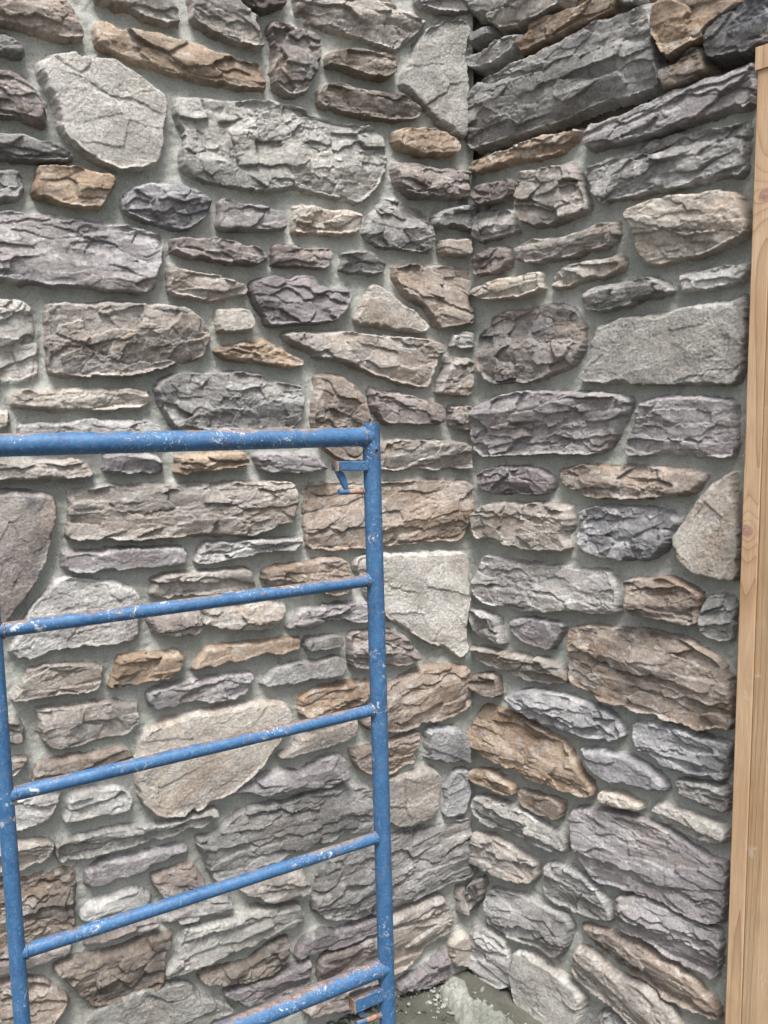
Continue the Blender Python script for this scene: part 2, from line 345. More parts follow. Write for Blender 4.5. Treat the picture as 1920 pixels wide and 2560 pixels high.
DATA = """L A b L 0,0 440,0 470,50 500,130 545,240 540,275 400,262 270,250 150,205 0,150 -20,140 -20,-20 440,-20
L A dg L -20,205 30,200 90,235 150,290 160,345 140,378 -20,360
L A br L 580,-20 1080,-30 1120,20 1160,105 1160,165 1050,165 900,110 740,60 600,10
L A br L 1220,-20 1490,-20 1560,40 1640,85 1690,110 1650,150 1665,190 1680,250 1700,300 1690,325 1560,300 1400,240 1270,175 1225,120
L A o L 600,150 640,120 710,130 760,170 850,190 950,215 1060,225 1180,240 1300,265 1370,310 1460,345 1560,380 1655,410 1685,440 1720,560 1715,590 1555,575 1360,545 1250,510 1100,490 1000,455 850,410 700,350 630,310 605,250
L A ww S 225,400 330,350 440,340 540,365 660,365 780,420 900,480 1000,550 1075,610 1080,670 1065,760 1070,900 1060,1000 1030,1080 930,1100 850,1105 770,1120 700,1080 600,1040 520,980 430,910 380,840 355,760 345,660 300,590 240,480
L A pb L -20,440 60,445 150,490 230,560 270,640 300,750 300,810 290,825 180,800 90,770 -20,765
L A dg L -20,830 80,850 230,900 350,950 440,985 480,1020 480,1050 350,1050 150,1050 -20,1030
L A dg R -20,1080 90,1080 130,1110 150,1180 155,1250 120,1305 0,1315 -20,1310
L A o L 225,1080 380,1080 540,1090 640,1110 720,1110 755,1150 745,1210 700,1280 655,1360 560,1355 430,1345 330,1310 220,1280 210,1200 230,1140
L A bg R 860,1200 960,1180 1080,1185 1180,1185 1280,1235 1355,1290 1360,1340 1320,1420 1250,1480 1150,1500 1050,1480 900,1420 790,1370 785,1310 800,1260
L A pg L -20,1360 90,1365 200,1385 330,1380 480,1410 620,1430 760,1445 900,1470 980,1500 1040,1540 1060,1600 1055,1635 1050,1705 1030,1785 1010,1855 990,1900 880,1905 780,1890 660,1885 560,1865 430,1860 250,1850 130,1855 60,1845 -20,1805
L B gg R -425,625 -300,620 -200,630 0,645 130,645 300,660 400,690 450,740 560,755 700,800 900,830 950,880 955,950 960,1100 900,1180 860,1250 770,1330 650,1300 500,1260 330,1235 180,1240 0,1230 -150,1210 -250,1180 -350,1130 -400,1090 -405,1030 -370,930 -370,860 -400,820 -430,720
L B db L -70,-20 280,-20 300,30 200,75 130,90 50,50 -60,15
L B br L 350,-20 920,-20 980,15 1020,60 1110,90 1140,120 1210,130 1200,165 1110,250 1010,345 880,300 740,245 600,200 440,155 370,110 345,30
L B rb R 180,160 220,135 330,180 420,190 500,205 525,270 520,360 500,450 460,540 430,610 350,640 280,625 220,580 195,480 210,400 200,300 190,230
L B db L 545,430 565,345 650,325 750,315 880,340 990,375 1010,440 1000,490 930,525 820,510 700,475 600,450
L B db L 490,590 540,590 550,550 610,535 760,560 900,580 1020,600 1090,630 1160,690 1170,740 1130,785 970,785 800,765 650,735 510,695 490,660
L B gg S 1320,120 1460,130 1480,170 1490,230 1470,400 1480,560 1465,650 1460,800 1455,900 1380,890 1330,830 1250,780 1180,690 1110,620 1030,560 1040,500 1080,420 1120,320 1150,250 1210,190 1270,160
L B pg L 1110,-20 1490,-20 1495,30 1480,90 1300,90 1180,60 1120,10
L B o R 980,845 1080,825 1200,830 1300,850 1370,890 1410,940 1410,1000 1380,1020 1200,1025 1080,995 1000,960 985,900
L B pb L 990,1040 1060,1035 1180,1050 1300,1080 1490,1105 1490,1150 1475,1180 1480,1260 1475,1295 1300,1290 1130,1290 1060,1260 1000,1190 985,1110
L B dg R 940,1275 1030,1290 1120,1340 1190,1400 1240,1480 1255,1560 1235,1650 1130,1640 1000,1620 880,1600 810,1560 795,1500 830,1400 870,1330
L B dg R 1240,1390 1300,1360 1400,1330 1500,1335 1515,1380 1490,1450 1490,1510 1420,1480 1340,1470 1310,1490 1250,1470
L B w S 1290,1545 1490,1540 1495,1660 1400,1665 1290,1655
L B pg L -145,1290 -30,1300 60,1320 150,1320 210,1355 285,1365 290,1430 290,1495 200,1500 100,1500 0,1500 -100,1500 -150,1475 -145,1400
L B w R 335,1330 450,1330 560,1355 700,1370 770,1390 780,1450 750,1510 620,1525 480,1525 330,1520 340,1420
L C ww L -20,360 80,375 170,395 215,450 225,550 245,600 245,720 250,860 210,910 130,925 -20,920
L C br R 285,405 400,400 460,405 600,410 700,395 900,400 1050,410 1200,440 1300,510 1360,600 1365,680 1320,750 1240,800 1110,815 1000,850 870,880 780,885 660,880 560,890 430,900 330,870 310,840 300,730 290,600 290,480
L C w L 70,1010 110,975 240,970 400,955 560,950 750,955 900,960 970,970 980,1020 970,1085 800,1095 620,1105 450,1115 340,1125 240,1095 90,1095 70,1060
L C w S -20,1080 60,1100 65,1150 40,1230 -20,1250
L C lg L 110,1200 230,1180 450,1165 620,1150 780,1155 960,1160 1050,1200 1040,1290 700,1320 120,1300
L C dg R 1030,900 1100,870 1250,860 1350,850 1440,850 1650,855 1750,895 1850,925 1975,940 1975,1100 1930,1220 1800,1240 1500,1240 1250,1225 1120,1220 1060,1120 1010,1010 1000,960
L C br L 1080,200 1130,170 1200,180 1350,210 1480,245 1590,290 1600,340 1500,385 1330,405 1200,370 1090,355 1085,270
L C w S 1390,450 1440,440 1600,440 1640,500 1635,560 1590,595 1410,600 1400,540
L C o L 1385,720 1420,690 1540,660 1660,645 1720,640 1800,680 1900,740 1960,780 1960,820 1880,840 1780,820 1640,800 1500,780 1420,760
L C pb L 1100,40 1100,-10 1220,-25 1400,-5 1530,0 1560,35 1660,40 1680,60 1735,100 1735,140 1670,165 1540,165 1420,150 1300,130 1160,110 1110,80
L D pd R 60,260 180,230 230,220 300,255 380,220 450,225 520,280 600,310 710,325 720,370 690,430 640,490 610,530 480,545 350,545 180,560 150,510 90,420 50,320
L C br L -20,1430 100,1425 300,1415 500,1410 570,1440 600,1490 605,1525 450,1550 200,1560 -20,1550
L C pg R 650,1380 850,1370 1020,1385 1055,1430 1060,1500 1010,1520 900,1510 780,1510 670,1510 655,1470
L C o L 1130,1400 1200,1385 1350,1375 1560,1370 1595,1420 1600,1450 1500,1480 1350,1500 1200,1520 1130,1510 1150,1450
L D pb L 190,30 250,20 360,25 440,45 580,60 590,110 560,195 450,180 330,170 210,170 195,100
L D dg L 650,80 730,65 820,75 940,150 930,220 850,225 700,220 630,200 650,140
L D b L 985,165 1080,160 1200,155 1350,165 1490,180 1490,320 1490,480 1495,540 1400,560 1260,575 1230,500 1170,430 1100,390 1040,340 990,260
L D w S 850,270 900,290 960,330 1040,390 1110,440 1180,500 1225,570 1170,605 1050,600 900,570 760,545 730,520 770,440 800,350
L D br R 260,610 320,585 450,590 600,585 760,600 900,615 1080,625 1230,640 1320,680 1320,730 1270,790 1230,880 1190,965 1100,955 950,910 870,890 760,830 620,790 480,765 400,700 300,660
L D lg R 1360,600 1500,590 1515,650 1500,705 1350,705 1360,650
L D br L 1340,750 1510,760 1500,900 1465,1015 1350,1010 1255,1000 1290,890 1320,800
L D b R 480,860 560,860 650,870 720,930 780,1010 815,1090 840,1180 800,1250 790,1420 700,1430 620,1420 530,1350 460,1200 460,1050 480,950
L D pb R 825,955 900,960 1030,990 1180,1020 1290,1060 1310,1110 1290,1200 1100,1200 930,1195 870,1120 840,1050
L D br R 1350,1070 1480,1070 1500,1120 1480,1190 1495,1240 1400,1240 1350,1200 1345,1120
L D br R 920,1310 990,1285 1150,1295 1300,1290 1470,1310 1490,1400 1490,1475 1400,1480 1250,1490 1100,1490 960,1500 900,1480
L D pg L 80,1380 200,1370 400,1370 480,1390 520,1430 570,1480 480,1505 350,1515 200,1510 110,1480
L E rb S -20,60 120,60 270,65 345,95 370,150 365,250 330,400 280,550 230,660 150,770 80,860 30,920 -20,930
L E br L 440,60 600,40 750,20 1000,15 1300,20 1500,5 1755,0 1910,15 1915,100 1905,190 1885,280 1805,305 1655,350 1500,370 1300,365 1080,370 900,385 600,385 450,380 425,360 430,200
L E pg S 400,455 600,445 800,435 1000,430 1180,420 1210,460 1205,540 1080,555 900,570 800,585 600,600 450,595 390,570 390,520
L E lg L 1310,395 1450,395 1600,380 1755,370 1945,362 1958,390 1915,455 1755,475 1610,490 1450,520 1350,545 1260,545 1280,450
L E br L 960,640 1070,600 1200,590 1400,575 1625,560 1660,700 1650,730 1480,745 1300,745 1150,750 1060,770 990,765 955,735 990,680
L E lg S 320,625 480,625 620,640 780,650 880,700 920,770 925,880 905,1000 860,1050 700,1070 550,1075 420,1090 280,1130 180,1160 90,1160 35,1115 60,1060 130,930 200,820 270,740
L E pb R 950,890 1080,870 1200,850 1300,840 1310,900 1300,985 1200,1015 1100,1020 1000,1010 980,960
L E br L 1320,840 1400,820 1550,800 1700,790 1855,795 1855,850 1795,920 1735,965 1650,970 1500,970 1380,955 1310,930 1330,880
L E o S 1350,1070 1500,1060 1660,1040 1800,1010 1945,1008 1950,1050 1930,1090 1835,1115 1685,1145 1500,1170 1300,1225 1240,1230 1280,1140
L E o L 770,1130 900,1120 1050,1105 1150,1095 1195,1130 1195,1200 1130,1270 1020,1290 920,1310 780,1345 700,1345 730,1270 745,1180
L E br L 180,1210 350,1190 500,1185 620,1185 680,1215 660,1270 650,1350 500,1380 350,1385 200,1420 70,1435 110,1360 140,1290
L E pg L 990,1350 1180,1300 1300,1280 1430,1255 1540,1240 1640,1240 1630,1340 1560,1390 1430,1430 1250,1440 1120,1465 1000,1490 950,1430 930,1380
L E br R 220,1480 450,1460 560,1430 700,1435 850,1430 905,1450 900,1595 780,1665 600,1700 480,1730 320,1745 280,1685 240,1615 250,1540
L E br R 50,1530 110,1530 150,1600 165,1680 160,1700 60,1715 -20,1720 -20,1525
L F b L 405,10 600,15 900,10 1100,0 1300,-10 1490,0 1495,200 1460,330 1400,400 1200,400 1000,430 800,440 600,455 430,450 410,300 410,150
L F b L 140,580 250,545 400,530 500,505 600,490 670,510 700,590 740,680 700,730 580,750 500,720 180,680 140,650
L F ww S 760,490 900,470 1100,470 1300,455 1440,455 1470,500 1470,650 1475,800 1455,950 1470,1100 1410,1145 1320,1090 1200,1050 1080,980 980,920 930,880 900,800 820,760 780,650 730,560
L F pg L 390,820 560,800 720,780 820,770 900,800 910,880 820,920 740,925 650,900 540,930 400,965 290,970 340,890
L F dg S 430,1005 650,995 660,1070 580,1090 430,1115 400,1080 410,1030
L F pb L 700,1000 740,965 850,955 950,965 1070,1010 1120,1080 1160,1150 1080,1200 950,1200 800,1215 710,1210 695,1100
L F g S 230,1190 400,1170 660,1130 680,1200 660,1265 500,1290 300,1320 150,1335 120,1320 180,1250
L F o L 500,1340 700,1300 860,1285 900,1320 880,1440 700,1490 500,1530 400,1540 365,1500 380,1400
L F b R 980,1300 1100,1240 1250,1180 1350,1180 1480,1200 1490,1300 1490,1420 1440,1500 1300,1550 1200,1560 1080,1610 980,1625 830,1620 780,1570 790,1540 900,1500 920,1380
L W w S 300,1590 340,1560 430,1530 560,1512 610,1510 628,1530 625,1570 600,1610 560,1650 510,1700 430,1745 380,1757 340,1760 305,1730 288,1680 292,1640
L G br L 70,240 180,230 150,290 80,360 -20,370 -20,235
L G b L 225,270 370,245 500,220 650,190 810,170 860,210 850,250 700,300 500,350 350,380 200,400 215,330
L G lg L 90,500 200,480 400,465 390,520 330,600 250,660 110,705 -20,720 -20,500
L G lg L 450,470 550,435 800,430 850,500 830,570 720,600 600,620 400,665 440,590 430,520
L G gg L 360,800 480,750 700,700 900,670 1100,640 1300,580 1410,560 1400,620 1340,680 1150,740 950,780 750,830 580,880 380,920 360,870
L G w L -20,760 150,770 330,775 345,800 330,870 250,910 120,960 -20,990
L G pg S 560,940 700,895 850,860 1000,830 1200,790 1230,830 1220,860 1080,900 960,960 850,1000 760,1010 690,1060 560,1100 545,1050
L I db R -20,280 200,150 400,100 780,20 800,100 800,300 770,640 600,760 300,870 250,950 -20,960
L I pb S -20,1000 100,960 300,880 740,800 745,890 520,980 280,1065 110,1120 -20,1190
L I b R -20,1240 60,1210 300,1160 480,1180 600,1260 750,1400 700,1450 560,1580 460,1680 -20,1700
L G lg L 520,1240 560,1190 700,1130 880,1070 930,1090 995,1140 950,1190 850,1230 700,1270 560,1300 520,1280
L G pb L 970,1010 1100,960 1250,915 1290,980 1330,1050 1250,1110 1080,1145 1020,1100
L G lg L 1050,1280 1100,1240 1300,1180 1470,1120 1510,1190 1490,1220 1350,1255 1200,1300 1060,1325
L G pb L 530,1470 560,1430 700,1380 850,1320 1020,1280 1030,1320 900,1370 750,1400 620,1440
L I db R 540,1050 640,990 850,930 1100,900 1350,820 1600,710 1810,680 1780,800 1700,950 1680,1270 1500,1330 1250,1410 1000,1445 880,1420 780,1310 670,1200 570,1130
L J gg S -1190,1700 -700,1480 -400,1370 -200,1290 0,1260 150,1200 260,1200 360,1260 400,1340 520,1370 660,1430 780,1500 650,1560 520,1600 400,1700
L J gg L 220,640 400,600 550,570 750,520 900,440 1050,430 1180,420 1300,400 1440,390 1450,470 1500,480 1440,560 1400,620 1300,670 1150,700 1080,760 900,850 700,920 500,1000 300,1080 150,1120 60,1160 50,1110 150,950 160,850 220,720
L J db R 390,1140 550,1080 750,1040 900,990 1000,920 1130,830 1230,760 1330,740 1320,850 1300,930 1220,1040 1130,1110 1000,1140 900,1200 780,1225 650,1240 520,1250 420,1210
L J pd S 1400,900 1450,800 1550,720 1659,650 1800,660 1960,630 2150,570 2260,540 2260,680 2100,740 1900,820 1700,880 1550,930 1440,950 1390,940
L J pd L 640,1330 700,1290 850,1250 950,1180 1150,1140 1300,1060 1450,1000 1560,950 1560,1050 1530,1220 1440,1270 1300,1320 1200,1400 1080,1430 1020,1390 880,1470 800,1430 700,1370
L J br L 790,250 900,210 1100,150 1300,80 1480,60 1510,140 1550,180 1540,250 1490,290 1350,310 1200,360 1110,370 1000,330 880,310
L H br S 380,100 500,40 770,-20 770,60 740,110 620,150 500,180 400,215 310,250 230,235 300,180
L H pg L -105,470 -55,440 0,400 50,380 200,330 280,300 380,330 450,290 550,230 640,205 690,270 695,370 600,410 540,440 450,445 300,470 150,490 0,485 -60,490
L H b L 700,175 780,180 850,150 960,120 1050,100 1160,60 1160,130 1130,200 1140,270 1060,310 980,340 900,360 830,350 760,310 720,250
L H bg S 1200,60 1260,30 1420,25 1460,80 1490,140 1470,200 1470,265 1340,270 1200,255 1205,180
L H br S 980,370 1100,340 1220,300 1270,310 1290,360 1280,450 1270,560 1230,620 1150,650 1090,680 1010,680 900,640 860,500 880,400
L H bg S 1330,380 1400,310 1480,310 1490,400 1470,520 1440,590 1380,620 1310,620 1330,520 1310,450
L H dg L -295,760 -200,750 -130,680 0,580 150,540 330,520 400,480 550,430 700,410 850,430 850,700 700,730 560,780 400,840 250,900 100,960 0,1000 -170,1040 -230,940 -260,850
L H dg L 490,1000 600,920 800,830 1000,730 1100,700 1300,660 1520,620 1530,700 1520,800 1510,870 1510,990 1350,1050 1150,1130 1000,1200 880,1255 700,1280 560,1280 460,1240 460,1170 500,1060
L K br L 790,500 950,400 1100,340 1250,290 1310,370 1360,480 1365,590 1330,700 1200,790 1080,880 1000,970 900,1060 790,1100 600,1180 560,900 600,600
L K pb L -30,1190 -20,960 100,880 250,850 450,760 620,700 660,900 600,980 300,1100 100,1200
L K pb L -200,1500 0,1400 200,1280 400,1200 600,1180 620,1300 400,1450 330,1500 150,1490 -100,1560
L K pd R 790,1310 800,1220 950,1120 1100,1020 1300,870 1340,980 1370,1110 1340,1200 1150,1240 950,1290
L K w S 1340,780 1480,690 1530,700 1570,760 1555,860 1550,1000 1520,1060 1400,1070 1360,1030 1340,930 1310,850
L K br R 1410,220 1520,210 1510,290 1540,420 1520,520 1440,520 1430,420 1410,340
R P gg S 40,-20 290,-20 260,30 130,100 70,100 25,65
R P br L 150,90 250,50 350,-20 620,-20 560,30 450,90 320,150 200,170 165,150
R P o L 300,250 310,220 360,180 370,140 450,90 560,40 640,50 700,0 740,-20 825,-20 830,60 750,100 560,190 430,240 330,295
R P dg S 35,170 160,130 170,200 50,280
R P lg L 20,330 150,260 250,190 340,180 320,240 280,290 180,350 100,385 20,370
R P dg L 50,500 110,430 200,380 350,310 550,210 750,110 900,50 1000,15 1040,30 1040,150 1050,280 1070,400 1070,480 950,520 800,560 680,600 560,660 400,720 250,760 120,800 60,820 30,790 30,620 40,560
R P o L 1040,60 1080,0 1150,-20 1659,-20 1640,20 1500,60 1400,130 1330,180 1330,220 1250,250 1120,335 1080,260 1035,180
R P dg S 840,-20 1000,-20 960,10 900,35 850,20
R P bd L 1325,210 1350,150 1420,90 1520,50 1660,-10 1700,-20 1700,240 1600,290 1480,310 1360,335 1330,280
R P db L 1070,390 1150,350 1250,250 1310,250 1330,310 1350,400 1250,450 1100,500 1075,450
R P pg L 670,730 720,680 850,630 1050,550 1150,490 1300,430 1430,390 1530,340 1590,340 1600,450 1580,590 1450,610 1400,640 1200,700 1000,760 800,810 690,830 665,790
R P o R 35,940 50,890 180,840 320,770 480,730 640,705 630,740 560,830 450,870 300,890 150,930 40,955
R P g L 670,930 800,860 900,810 1050,760 1200,720 1350,700 1500,680 1565,665 1560,800 1540,960 1400,980 1250,1010 1100,1050 900,1090 740,1120 700,1040
R P pb R 50,1050 80,1010 150,985 280,980 290,1040 270,1090 160,1110 110,1135 60,1090
R P br R 330,930 450,930 560,890 600,875 640,930 660,1000 690,1120 690,1155 600,1190 460,1245 340,1235 310,1180 310,1050 320,970
R P g R 60,1200 90,1150 200,1140 270,1150 290,1230 310,1270 200,1300 80,1330 50,1270
R P br L 270,1340 400,1310 550,1280 700,1230 840,1200 850,1270 830,1330 700,1380 600,1410 400,1440 290,1430 280,1380
R P w L 890,1180 920,1130 1050,1090 1200,1060 1400,1035 1500,1050 1550,1130 1575,1230 1560,1280 1400,1370 1250,1420 1050,1460 980,1440 940,1380 930,1270
R P pb R 50,1420 100,1370 200,1340 255,1350 270,1420 240,1470 150,1500 70,1505 50,1460
R P br R 480,1560 500,1490 560,1440 700,1410 880,1390 890,1460 800,1510 650,1550 500,1590
R P w L 35,1600 50,1580 200,1520 350,1490 440,1480 445,1590 300,1630 150,1640 90,1625
R P g L 660,1620 700,1570 850,1540 1000,1510 1090,1520 1160,1600 1000,1640 850,1680 740,1703 680,1688
R P lg L 1170,1490 1300,1460 1450,1440 1570,1430 1560,1530 1450,1560 1300,1590 1210,1605 1165,1560
R Q rb R 75,400 90,310 150,220 200,170 320,160 420,125 560,125 630,170 670,240 665,370 600,480 480,520 370,565 260,560 170,570 110,530 75,460
R Q gg S 715,230 900,200 1100,170 1300,120 1450,105 1530,75 1560,120 1555,300 1540,480 1490,570 1300,580 1100,575 900,570 625,560 690,440 700,330
R Q pg L 60,690 150,630 350,600 600,605 850,615 920,650 900,730 850,830 790,930 700,955 500,950 300,960 120,970 65,930 50,780
R Q pg L 940,670 1080,620 1250,625 1490,650 1500,780 1500,900 1470,975 1300,970 1100,955 900,965 890,910 940,800
R Q pd R 70,1060 150,1020 300,1005 430,1020 490,1080 495,1130 460,1170 300,1170 130,1165 90,1130
R Q b L 510,1030 620,1005 800,1000 1000,1010 1200,1030 1330,1050 1300,1120 1250,1180 1100,1185 950,1195 700,1190 600,1150 530,1110
R Q w S 1470,1035 1490,1120 1505,1250 1515,1450 1500,1640 1400,1640 1250,1600 1180,1520 1155,1430 1160,1380 1220,1280 1290,1180 1370,1090
R Q br R 60,1250 150,1210 350,1210 590,1215 600,1320 570,1400 590,1480 450,1475 300,1460 180,1420 85,1410 65,1340
R Q bg R 630,1260 750,1225 1000,1235 1150,1260 1195,1310 1150,1410 1100,1480 1020,1535 850,1530 700,1500 620,1450 615,1390 640,1320
R S lg L 40,130 70,60 110,-30 220,-20 400,20 600,30 800,50 840,130 850,220 860,295 700,290 550,275 450,290 300,270 150,245 70,200
R S b L 880,110 1000,85 1150,90 1250,150 1310,190 1290,260 1280,360 1150,330 1000,300 920,295 890,200
R S g R 1300,230 1350,185 1450,170 1490,200 1485,340 1475,450 1350,440 1290,400 1285,300
R S g L 30,260 100,270 200,300 215,400 230,465 130,430 80,390 50,330
R S pg S 260,320 300,305 400,310 560,345 540,420 480,495 400,470 300,430 260,400 250,350
R S br L 40,465 90,465 250,500 400,520 530,560 575,620 580,670 400,675 250,620 130,570 60,520
R S b L 580,370 650,350 850,360 1000,380 1180,410 1300,470 1420,560 1490,650 1485,920 1400,910 1300,925 1210,900 1100,860 950,830 860,790 720,750 600,670 580,560 590,450
R S b L 40,620 150,610 200,640 205,750 120,730 40,700
R S bg L 230,740 280,710 400,695 550,725 700,770 820,830 880,920 880,960 800,990 680,960 550,920 400,870 300,800
R S o L 35,920 60,860 90,785 200,810 350,870 450,930 540,970 600,1050 640,1150 720,1230 715,1300 600,1265 520,1250 400,1200 250,1130 120,1060 50,1000
R S bg L 920,890 1000,870 1200,910 1350,970 1475,1000 1470,1120 1440,1210 1300,1170 1100,1130 1050,1080 960,1040 930,960
R S bg S 630,1010 750,1020 900,1060 1050,1140 1110,1200 1130,1240 1100,1260 950,1240 800,1200 720,1150 670,1080
R S o L 40,1130 150,1140 250,1190 290,1230 285,1280 200,1265 90,1220 45,1180
R S b S 300,1240 400,1265 550,1310 550,1360 530,1415 430,1390 320,1330
R S w L 750,1250 850,1255 1000,1320 990,1370 880,1350 760,1320
R S dg L 1155,1190 1300,1200 1460,1240 1455,1375 1350,1350 1200,1290 1165,1240
R S ww L 1030,1320 1100,1320 1250,1370 1455,1450 1450,1545 1300,1530 1150,1460 1020,1380
R S pg L 580,1390 600,1350 700,1345 900,1370 1050,1430 1150,1480 1250,1550 1350,1610 1450,1650 1440,1873 1420,1993 1300,1963 1150,1893 980,1823 850,1773 740,1753 680,1663 620,1593 600,1490
R T g L 60,400 150,410 300,470 430,540 570,630 570,735 450,700 300,620 150,570 70,510
R T br L 60,600 150,620 260,680 400,760 410,850 380,885 300,885 200,850 100,800 45,770
R T g L 450,760 600,800 700,870 790,960 830,1110 700,1070 550,1020 450,960 440,870
R T g L 120,960 150,910 300,940 450,1000 590,1070 600,1140 570,1230 510,1300 400,1230 250,1180 160,1120 115,1040
R T pg L 840,950 950,940 1100,1000 1250,1070 1400,1140 1420,1200 1410,1330 1380,1415 1250,1350 1120,1280 1000,1180 880,1150 850,1050
R T b L 630,1100 800,1140 950,1200 1100,1290 1250,1400 1400,1560 1410,1640 1250,1580 1100,1510 950,1400 800,1290 660,1170
R T lg L 40,1110 150,1130 230,1200 260,1300 275,1400 265,1460 200,1460 100,1400 35,1330 45,1220
R T gg S 290,1235 400,1270 500,1360 620,1440 670,1510 660,1600 600,1700 420,1659 320,1560 290,1500 270,1380
R T br L 590,1270 620,1220 700,1250 850,1370 1000,1450 1150,1560 1260,1660 1300,1720 1050,1720 900,1600 750,1490 640,1430 600,1340
R T g L 700,1659 740,1580 850,1590 900,1650 900,1720 700,1720
R T dg R 50,860 120,850 110,960 60,1040 40,960
"""
STEP = 0.0023
PADS = 1
def poly_dist(P, poly):
    """signed distance to a closed polygon, positive inside"""
    n = len(poly); x, y = P[:, 0], P[:, 1]
    best = np.full(len(P), 1e9); inside = np.zeros(len(P), bool)
    for i in range(n):
        a, b = poly[i], poly[(i + 1) % n]
        ab = b - a; L = ab @ ab + 1e-12
        t = np.clip(((x - a[0]) * ab[0] + (y - a[1]) * ab[1]) / L, 0, 1)
        d = (x - a[0] - t * ab[0]) ** 2 + (y - a[1] - t * ab[1]) ** 2
        best = np.minimum(best, d)
        c = ((a[1] > y) != (b[1] > y)) & (x < (b[0] - a[0]) * (y - a[1]) / (b[1] - a[1] + 1e-15) + a[0])
        inside ^= c
    return np.where(inside, 1, -1) * np.sqrt(best)
def chaikin(p, q=0.17):
    out = []
    for i in range(len(p)):
        a, b = p[i], p[(i + 1) % len(p)]
        out += [a * (1 - q) + b * q, a * q + b * (1 - q)]
    return np.array(out)
EDGES = {'L': [], 'R': []}      # outlines kept for the mortar

